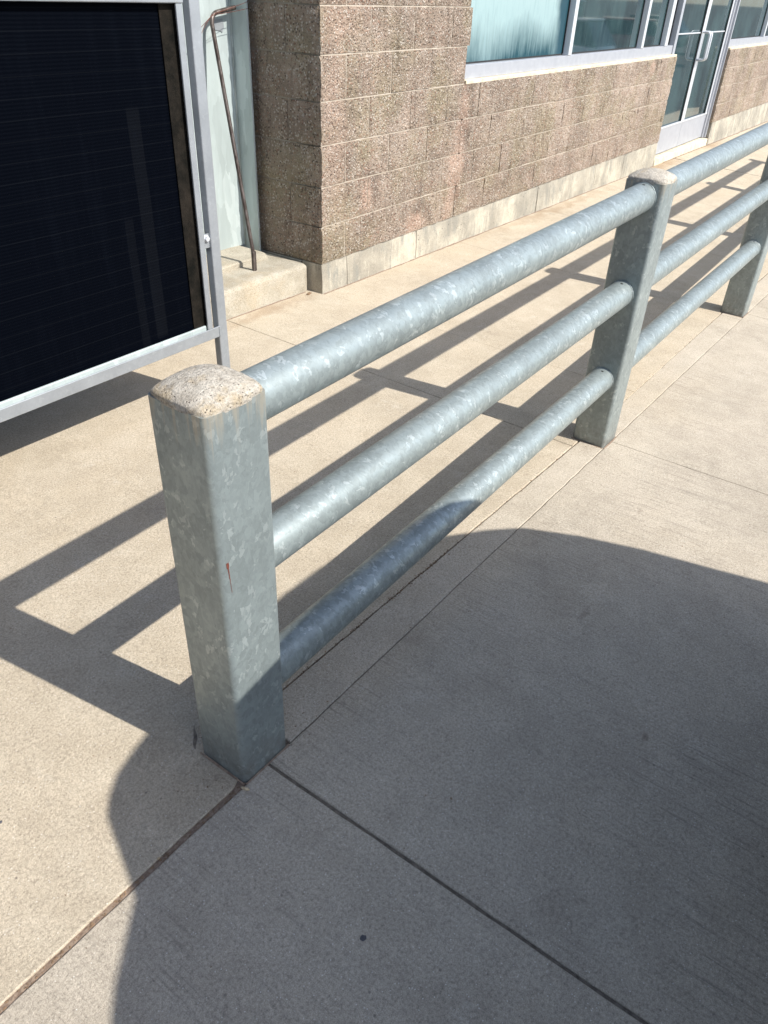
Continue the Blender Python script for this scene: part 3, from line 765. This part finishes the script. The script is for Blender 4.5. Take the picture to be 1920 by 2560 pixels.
# ---------------------------------------------------------------- railing
W2 = .0685; RR = .0466; SL = .0187
ZT0, ZM0, ZB0 = .8468, .5179, .1823; TOP = ZT0 + .0479
PX = [0.0, 2.022, 4.222, 6.35, 8.45, 10.55]
rail = thing('pipe_railing', 'galvanised pipe railing of three rails between square posts with domed mortar caps', 'railing', (PX[0], 0, 0))
def post(x, h, zt, label=None):
    bm = bmesh.new(); rc = .013; n = 6; prof = []
    for cx, cy, a0 in ((1, 1, 0), (-1, 1, 90), (-1, -1, 180), (1, -1, 270)):
        for k in range(n+1):
            a = math.radians(a0 + 90*k/n); prof.append((cx*(W2-rc) + rc*math.cos(a), cy*(W2-rc) + rc*math.sin(a)))
    z0 = g(x, 0) - .05; lv = [z0, zt-.012, zt]
    rings = [[bm.verts.new((x+px, py, z)) for px, py in prof] for z in lv]
    N = len(prof)
    for A, B in zip(rings, rings[1:]):
        for k in range(N): bm.faces.new((A[k], A[(k+1) % N], B[(k+1) % N], B[k]))
    bm.faces.new(rings[-1]); bm.faces.new(rings[0][::-1])
    p = finish(bm, 'post', 'galv_post', rail, smooth=True, sharp=35, label=label)
    # domed cap of mortar
    bm = bmesh.new(); n = 34; V = []
    for i in range(n+1):
        row = []
        for j in range(n+1):
            u, v = -1 + 2*i/n, -1 + 2*j/n
            # rounded square mapping
            k = 1 - .11*(u*u*v*v)**1.5
            e = 1 + .007*noise.noise(Vector((u*6, v*6, x)))*max(abs(u), abs(v))
            X, Y = u*k*(W2+.0015)*e, v*k*(W2+.0015)*e
            d = max(0, (1-u**4))**.75 * max(0, (1-v**4))**.75
            edge = max(abs(u), abs(v))
            z = zt + .002 + .030*((max(0, 1-u*u*.92))*(max(0, 1-v*v*.92)))**.55
            z += (.0012*noise.noise(Vector((u*3, v*3, x+2))) + .0005*noise.noise(Vector((u*14, v*14, x+5))) + .0008*noise.noise(Vector((u*30, v*30, x))))*(1 if edge < .99 else .4)
            row.append(bm.verts.new((x+X, Y, z)))
        V.append(row)
    for i in range(n):
        for j in range(n): bm.faces.new((V[i][j], V[i+1][j], V[i+1][j+1], V[i][j+1]))
    ring = [(i, 0) for i in range(n+1)] + [(n, j) for j in range(1, n+1)] + [(i, n) for i in range(n-1, -1, -1)] + [(0, j) for j in range(n-1, 0, -1)]
    low = []
    for i, j in ring:
        c = V[i][j].co; s = .985
        low.append(bm.verts.new((x+(c.x-x)*s, c.y*s, zt - .004 + .002*noise.noise(c*40))))
    N = len(ring)
    for k in range(N):
        a, b = V[ring[k][0]][ring[k][1]], V[ring[(k+1) % N][0]][ring[(k+1) % N][1]]
        bm.faces.new((a, low[k], low[(k+1) % N], b))
    bmesh.ops.recalc_face_normals(bm, faces=bm.faces[:])
    c = finish(bm, 'mortar_cap', 'cap', smooth=True, sharp=60); c.parent = p
    return p
P0 = None
for i, x in enumerate(PX):
    p = post(x, 0, TOP + SL*x, 'nearest square post with a thin rust streak' if i == 0 else None)
    if i == 0: P0 = p
for i in range(len(PX)-1):
    a, b = PX[i] + W2 - .001, PX[i+1] - W2 + .001
    for zc in (ZT0, ZM0, ZB0):
        bm = bmesh.new(); A = Vector((a, 0, zc+SL*a)); B = Vector((b, 0, zc+SL*b))
        tube(bm, [A, A.lerp(B, .5), B], RR, 56)
        r = finish(bm, 'rail', 'galv', rail, smooth=True, sharp=40)
        if i < 3:
            bm = bmesh.new()      # weld bead round the end of the pipe
            ring = [(b-.0028, RR*math.cos(t)*1.0, zc+SL*b+RR*math.sin(t)*1.0) for t in [2*PI*k/60 for k in range(61)]]
            tube(bm, ring, .0022, 6, cap=False, rad=[.0032 + .0016*noise.noise(Vector((k*.55, i, zc))) for k in range(61)])
            w = finish(bm, 'weld_bead', 'galv', smooth=True); w.parent = r
            bm = bmesh.new(); hx = b - .030   # vent hole on top
            tube(bm, [(hx, -.006, zc+SL*hx+RR-.004), (hx, -.006, zc+SL*hx+RR+.0004)], .0048, 14)
            w = finish(bm, 'vent_hole', 'dark'); w.parent = r
# rust streak on the first post (a scrape of primer)
bm = bmesh.new(); out = []
sx, sz0, sz1 = -.0505, .542, .612
L_, R_ = [], []
for k in range(15):
    t = k/14; z = sz0 + (sz1-sz0)*t
    wd = .0004 + .0022*max(0, t-.30)*(1 + .8*noise.noise(Vector((k*1.7, 0, 0)))) + (.0012 if t > .8 else 0)
    xx = sx - .004*t + .0008*noise.noise(Vector((k*.9, 4, 0)))
    L_.append(bm.verts.new((xx-wd, -W2-.0006, z))); R_.append(bm.verts.new((xx+wd, -W2-.0006, z)))
for k in range(14): bm.faces.new((L_[k], R_[k], R_[k+1], L_[k+1]))
s_ = finish(bm, 'rust_streak', 'rust'); s_.parent = P0

# ---------------------------------------------------------------- litter
bm = bmesh.new(); A = []      # open crack beside the foot of the first post
for k in range(13):
    t = k/12; x = -.0735 + .045*t; y = .084 + .052*t + .002*math.sin(t*9); w_ = .0028*math.sin(PI*min(1, t*1.05+.05))+.0004
    A.append((bm.verts.new((x-w_, y+w_, g(x, y)+.0012)), bm.verts.new((x+w_, y-w_, g(x, y)+.0008))))
for a, b in zip(A, A[1:]): bm.faces.new((a[0], b[0], b[1], a[1]))
finish(bm, 'crack', 'joint_base', pave)
def chip(name, x, y, size, m, label, cat, rz=0, h=.3, z=None, group=None):
    bm = bmesh.new(); bmesh.ops.create_icosphere(bm, subdivisions=2, radius=1)
    for v in bm.verts: v.co *= 1 + .35*noise.noise(v.co*1.8 + Vector((x*9, y*9, 0)))
    bmesh.ops.scale(bm, vec=(size[0], size[1], size[2]), verts=bm.verts)
    o = finish(bm, name, m, smooth=True); o.location = (x, y, (g(x, y) if z is None else z) + size[2]*h); o.rotation_euler = (0, 0, rz)
    return tag(o, label, cat, group)
chip('dry_leaf', 2.49, 1.955, (.024, .011, .004), 'litter', 'curled brown leaf on the pavement at the foot of the building corner', 'leaf', .3, .8)
chip('twig_piece', -.078, -.078, (.011, .0035, .003), 'dry_twig', 'pale splinter wedged in the joint at the nearest post foot', 'splinter', 1.9, .6)
chip('gum_spot', -.173, -.471, (.0062, .0058, .0007), 'gum', 'dark grey gum spot on the shaded slab in the foreground', 'gum', 0, .2)
chip('pebble', -.440, .254, (.004, .003, .0025), 'gum', 'small dark pebble on the sunlit slab at the left edge', 'pebble', .4, .5)
chip('pebble', .180, -.443, (.0035, .002, .0015), 'litter', 'dark seed-like speck of grit alone on the big shaded slab', 'pebble', .9, .4)
chip('pebble', -.297, -.057, (.0028, .0028, .0022), 'dry_twig', 'tiny pale pebble lying in the dirt filled joint', 'pebble', 0, .2)
bm = bmesh.new(); random.seed(11)
for i in range(520):      # scattered specks of soil and seed on the slabs
    if i < 300: x = random.uniform(-.7, 3.2); y = random.uniform(-1.0, 1.8)
    else: x = random.uniform(3, 13); y = random.uniform(1.2, 1.9)
    if random.random() < .5 and -.5 < x < 3: x = random.choice([-.066, 1.95, .1]) + random.gauss(0, .06); y = random.gauss(0, .05)
    r = random.uniform(.0006, .0017)
    bmesh.ops.create_icosphere(bm, subdivisions=1, radius=r, matrix=Matrix.Translation((x, y, g(x, y)+r*.3)) @ Matrix.Rotation(random.random()*6, 4, 'Z') @ Matrix.Diagonal((random.uniform(.6, 2.6), 1, .6, 1)))
tag(finish(bm, 'soil_specks', 'litter'), 'scattered dark specks of soil on the pavement', 'soil', kind='stuff')
bm = bmesh.new()      # dirt collected along the foot of plinth, curb and posts
def ridge(P, Q, w, h, n=60, seed=0):
    P, Q = Vector(P), Vector(Q); d = (Q-P); nn = Vector((-d.y, d.x)).normalized(); A = []
    for k in range(n+1):
        c = P + d*k/n; ww = w*(.5+.9*abs(noise.noise(Vector((c.x*7, c.y*7, seed))))); hh = h*(.4+abs(noise.noise(Vector((c.x*19, c.y*19, seed)))))
        A.append([bm.verts.new((c.x-nn.x*ww, c.y-nn.y*ww, g(c.x, c.y)+.0004)), bm.verts.new((c.x-nn.x*ww*.4, c.y-nn.y*ww*.4, g(c.x, c.y)+hh*.6)), bm.verts.new((c.x, c.y, g(c.x, c.y)+hh))])
    for a, b in zip(A, A[1:]):
        for k in range(2): bm.faces.new((a[k], b[k], b[k+1], a[k+1]))
cy, sy = math.cos(YAW), math.sin(YAW)
WP = lambda s, o=-.012: (2.5498 + s*cy - o*sy, 1.9074 + s*sy + o*cy)
ridge(WP(0), WP(5.9), .012, .006, 160, 1); ridge(WP(6.2), WP(14), .02, .008, 90, 2); ridge((1.0, 1.992), (2.5, 1.992), .010, .005, 60, 3)
for i, x in enumerate(PX[:3]):
    for P, Q in (((x-W2-.002, W2), (x-W2-.002, -W2)), ((x-W2, -W2-.002), (x+W2, -W2-.002))): ridge((P[0], P[1]), (Q[0], Q[1]), .006, .004, 14, 5+i)
tag(finish(bm, 'drifted_dirt', 'joint_dirt', smooth=True), 'thin line of brown dirt drifted against the plinth, curb and posts', 'dirt', kind='stuff')

# ---------------------------------------------------------------- vehicles (behind the photographer: one casts the large shadow, the others stand in the window reflections)
M['truck_paint'] = mat_simple('truck_paint', (.045, .05, .06), .3, .3, .5, coat=.8)
M['red_paint'] = mat_simple('red_paint', (.26, .02, .025), .3, .1, .5, coat=.8)
M['white_paint'] = mat_simple('white_paint', (.74, .74, .72), .35, 0, .5, coat=.8)
M['car_glass'] = mat_simple('car_glass', (.01, .012, .014), .05, 0, .6)
M['tyre'] = mat_simple('tyre', (.02, .02, .02), .85)
M['lamp'] = mat_simple('lamp_lens', (.75, .76, .78), .1, .3, .6)
def wheel(parent, x, y, zc, r, w):
    bm = bmesh.new(); prof = [(-w/2, r*.62), (-w/2, r*.93), (-w/2+.03, r), (w/2-.03, r), (w/2, r*.93), (w/2, r*.62)]; n = 28
    R_ = [[bm.verts.new((x+a, y+b*math.cos(2*PI*k/n), zc+b*math.sin(2*PI*k/n))) for k in range(n)] for a, b in prof]
    for A, B in zip(R_, R_[1:]):
        for k in range(n): bm.faces.new((A[k], A[(k+1) % n], B[(k+1) % n], B[k]))
    bm.faces.new(R_[0]); bm.faces.new(R_[-1][::-1]); bmesh.ops.recalc_face_normals(bm, faces=bm.faces[:])
    t = finish(bm, 'tyre', 'tyre', parent, smooth=True, sharp=40)
    bm = bmesh.new(); tube(bm, [(x-w/2-.006, y, zc), (x+w/2+.006, y, zc)], r*.6, 24); bmesh.ops.recalc_face_normals(bm, faces=bm.faces[:])
    q = finish(bm, 'rim', 'aluminium'); q.parent = t
    return t
def loft(bm, loops):
    R_ = [[bm.verts.new(p) for p in L] for L in loops]; N = len(R_[0])
    for A, B in zip(R_, R_[1:]):
        for k in range(N): bm.faces.new((A[k], A[(k+1) % N], B[(k+1) % N], B[k]))
    bm.faces.new(R_[0][::-1]); bm.faces.new(R_[-1]); bmesh.ops.recalc_face_normals(bm, faces=bm.faces[:])
# shadow outline of the bonnet on the ground, moved back along the sun to bonnet height
ZB = 1.20
shp = [(-.545, -.216), (-.505, -.177), (-.461, -.144), (-.418, -.111), (-.386, -.088), (-.363, -.036), (-.345, .007), (-.326, .053), (-.307, .096), (-.274, .13), (-.227, .162), (-.16, .183), (-.10, .198),
       (-.03, .213), (.10, .235), (.28, .256), (.459, .268), (.60, .265), (.70, .255), (.794, .232), (.872, .188), (.935, .142), (1.022, .050), (1.15, -.046), (1.234, -.126), (1.319, -.297), (1.386, -.486), (1.436, -.686), (1.486, -.877)]
front = [(x + .165*ZB, y - 1.05*ZB) for x, y in shp]
tz = g(.6, -1.5) - .15
plan = [(-.40, -3.4), (-.40, -2.2), (-.385, -1.62)] + front + [(1.73, -2.5), (1.74, -3.4)]
cxm = .65
def inset(P, d, dy):   # shrink towards the middle of the vehicle
    return [(cxm + (x-cxm)*(1-d), y - dy*min(1, max(0, (y+2.4)/1.2))) for x, y in P]
truck = thing('pickup_truck', 'dark grey pickup truck parked nose-in at the railing behind the photographer', 'truck', (cxm, -2.2, tz))
bm = bmesh.new(); lo = []
for z, d, dy in ((.30, .10, .16), (.36, .06, .10), (.62, .05, .09), (.64, .06, .13), (.98, .04, .10), (1.10, .015, .03), (1.17, .003, .004), (1.20, 0, 0), (1.225, .012, .012), (1.25, .05, .05), (1.275, .16, .15), (1.29, .40, .40)):
    lo.append([(x, y, z) for x, y in inset(plan, d, dy)])
loft(bm, lo); finish(bm, 'body', 'truck_paint', truck, smooth=True, sharp=35)
bx = lambda n, m, *b, bev=.02: boxobj(n, m, truck, *b, bev=bev, seg=2)
bx('bed', 'truck_paint', -.39, 1.73, -6.6, -4.95, .42, 1.28); bx('cab_side', 'truck_paint', -.40, 1.74, -4.93, -3.38, .32, 1.24)
bm = bmesh.new()
loft(bm, [[(-.33, -2.35, 1.26), (1.67, -2.35, 1.26), (1.67, -4.9, 1.26), (-.33, -4.9, 1.26)], [(-.17, -3.1, 1.86), (1.51, -3.1, 1.86), (1.51, -4.75, 1.86), (-.17, -4.75, 1.86)]])
finish(bm, 'cab_glass', 'car_glass', truck)
bx('roof', 'truck_paint', -.19, 1.53, -4.78, -3.08, 1.861, 1.92, bev=.03)
for xx, a in ((-.25, -.115), (1.59, 1.455)):
    bm = bmesh.new(); tube(bm, [(xx-.07*(1 if xx < 0 else -1), -2.36, 1.26), (a-.06*(1 if xx < 0 else -1), -3.1, 1.87)], .035, 8); finish(bm, 'pillar', 'truck_paint', truck, smooth=True)
bx('grille', 'dark', .20, 1.10, -1.16, -1.115, .70, .98); bx('bumper', 'aluminium', -.14, 1.44, -1.30, -1.13, .42, .60, bev=.03)
bx('headlight', 'lamp', -.11, .10, -1.33, -1.20, .80, 1.0); bx('headlight', 'lamp', 1.20, 1.42, -1.36, -1.24, .80, 1.0)
bx('number_plate', 'white_paint', .50, .80, -1.128, -1.122, .46, .58, bev=.002)
for y in (-2.15, -5.7):
    for x in (-.24, 1.58): wheel(truck, x, y, gs(.6, -2)+.40, .40, .27)
def car(name, x, y, rz, paint, label, cat, L=4.5, Wd=1.8, H=1.45, van=False):
    z0 = gs(x, y); c = thing(name, label, cat, (x, y, z0), rz)
    half = [(-L/2, .35), (-L/2+.03, .62), (-L/2+.25, .78 if not van else 1.0), (-L/2+1.15, .92 if not van else 1.1)]
    bm = bmesh.new(); lo = []
    for px, w, zb, zt in ((-L/2, .78, .38, .60), (-L/2+.12, .92, .25, .74), (-L/2+.6, .98, .22, .86), (-L/2+1.2, 1, .22, .95), (0, 1, .22, .97), (L/2-.8, 1, .22, 1.0), (L/2-.15, .95, .25, .98), (L/2, .80, .40, .80)):
        if van: zt += .12
        h = Wd/2*w; lo.append([(px, -h, zb), (px, -h, (zb+zt)/2), (px, -h*.96, zt-.06), (px, -h*.8, zt), (px, h*.8, zt), (px, h*.96, zt-.06), (px, h, (zb+zt)/2), (px, h, zb)])
    loft(bm, lo); finish(bm, 'body', paint, c, smooth=True, sharp=40)
    a, b = (-L/2+1.15, L/2-.12); zz = .95 + (.12 if van else 0); hb, ht = Wd/2*.93, Wd/2*.74
    bm = bmesh.new(); loft(bm, [[(a, -hb, zz), (b, -hb, zz), (b, hb, zz), (a, hb, zz)], [(a+.75*(.6 if van else 1), -ht, H-.05), (b-.45*(.2 if van else 1), -ht, H-.05), (b-.45*(.2 if van else 1), ht, H-.05), (a+.75*(.6 if van else 1), ht, H-.05)]])
    finish(bm, 'windows', 'car_glass', c)
    boxobj('roof', paint, c, a+.75*(.6 if van else 1)-.03, b-.45*(.2 if van else 1)+.03, -ht-.02, ht+.02, H-.049, H+.01, .03, 2)
    for sx in (-L/2+.85, L/2-.85):
        for sy in (-Wd/2+.10, Wd/2-.10):
            w_ = wheel(c, 0, 0, .33, .33, .2); w_.rotation_euler = (0, 0, PI/2); w_.location = (sx, sy, 0)
    for sy in (-.6, .6): boxobj('headlight', 'lamp', c, -L/2-.005, -L/2+.12, sy-.17, sy+.17, .60, .70, .02)
    return c
car('red_car', 17.5, -6.4, PI*.5, 'red_paint', 'red car parked nearest to the railing in the reflected row', 'car')
car('red_car', 34, -7.6, PI*.42, 'red_paint', 'second red car further along the parking row, seen only in the door reflection', 'car')
car('white_van', 29, -9.5, PI*.5, 'white_paint', 'white van in the parking row reflected in the door glass', 'van', 5.0, 1.95, 2.0, True)
car('white_car', 24.5, -6.5, PI*.5, 'white_paint', 'white car between the red car and the van in the reflected row', 'car', 4.7, 1.85, 1.6)
car('dark_car', 42, -9, PI*.5, 'truck_paint', 'dark grey car at the far end of the reflected row', 'car')
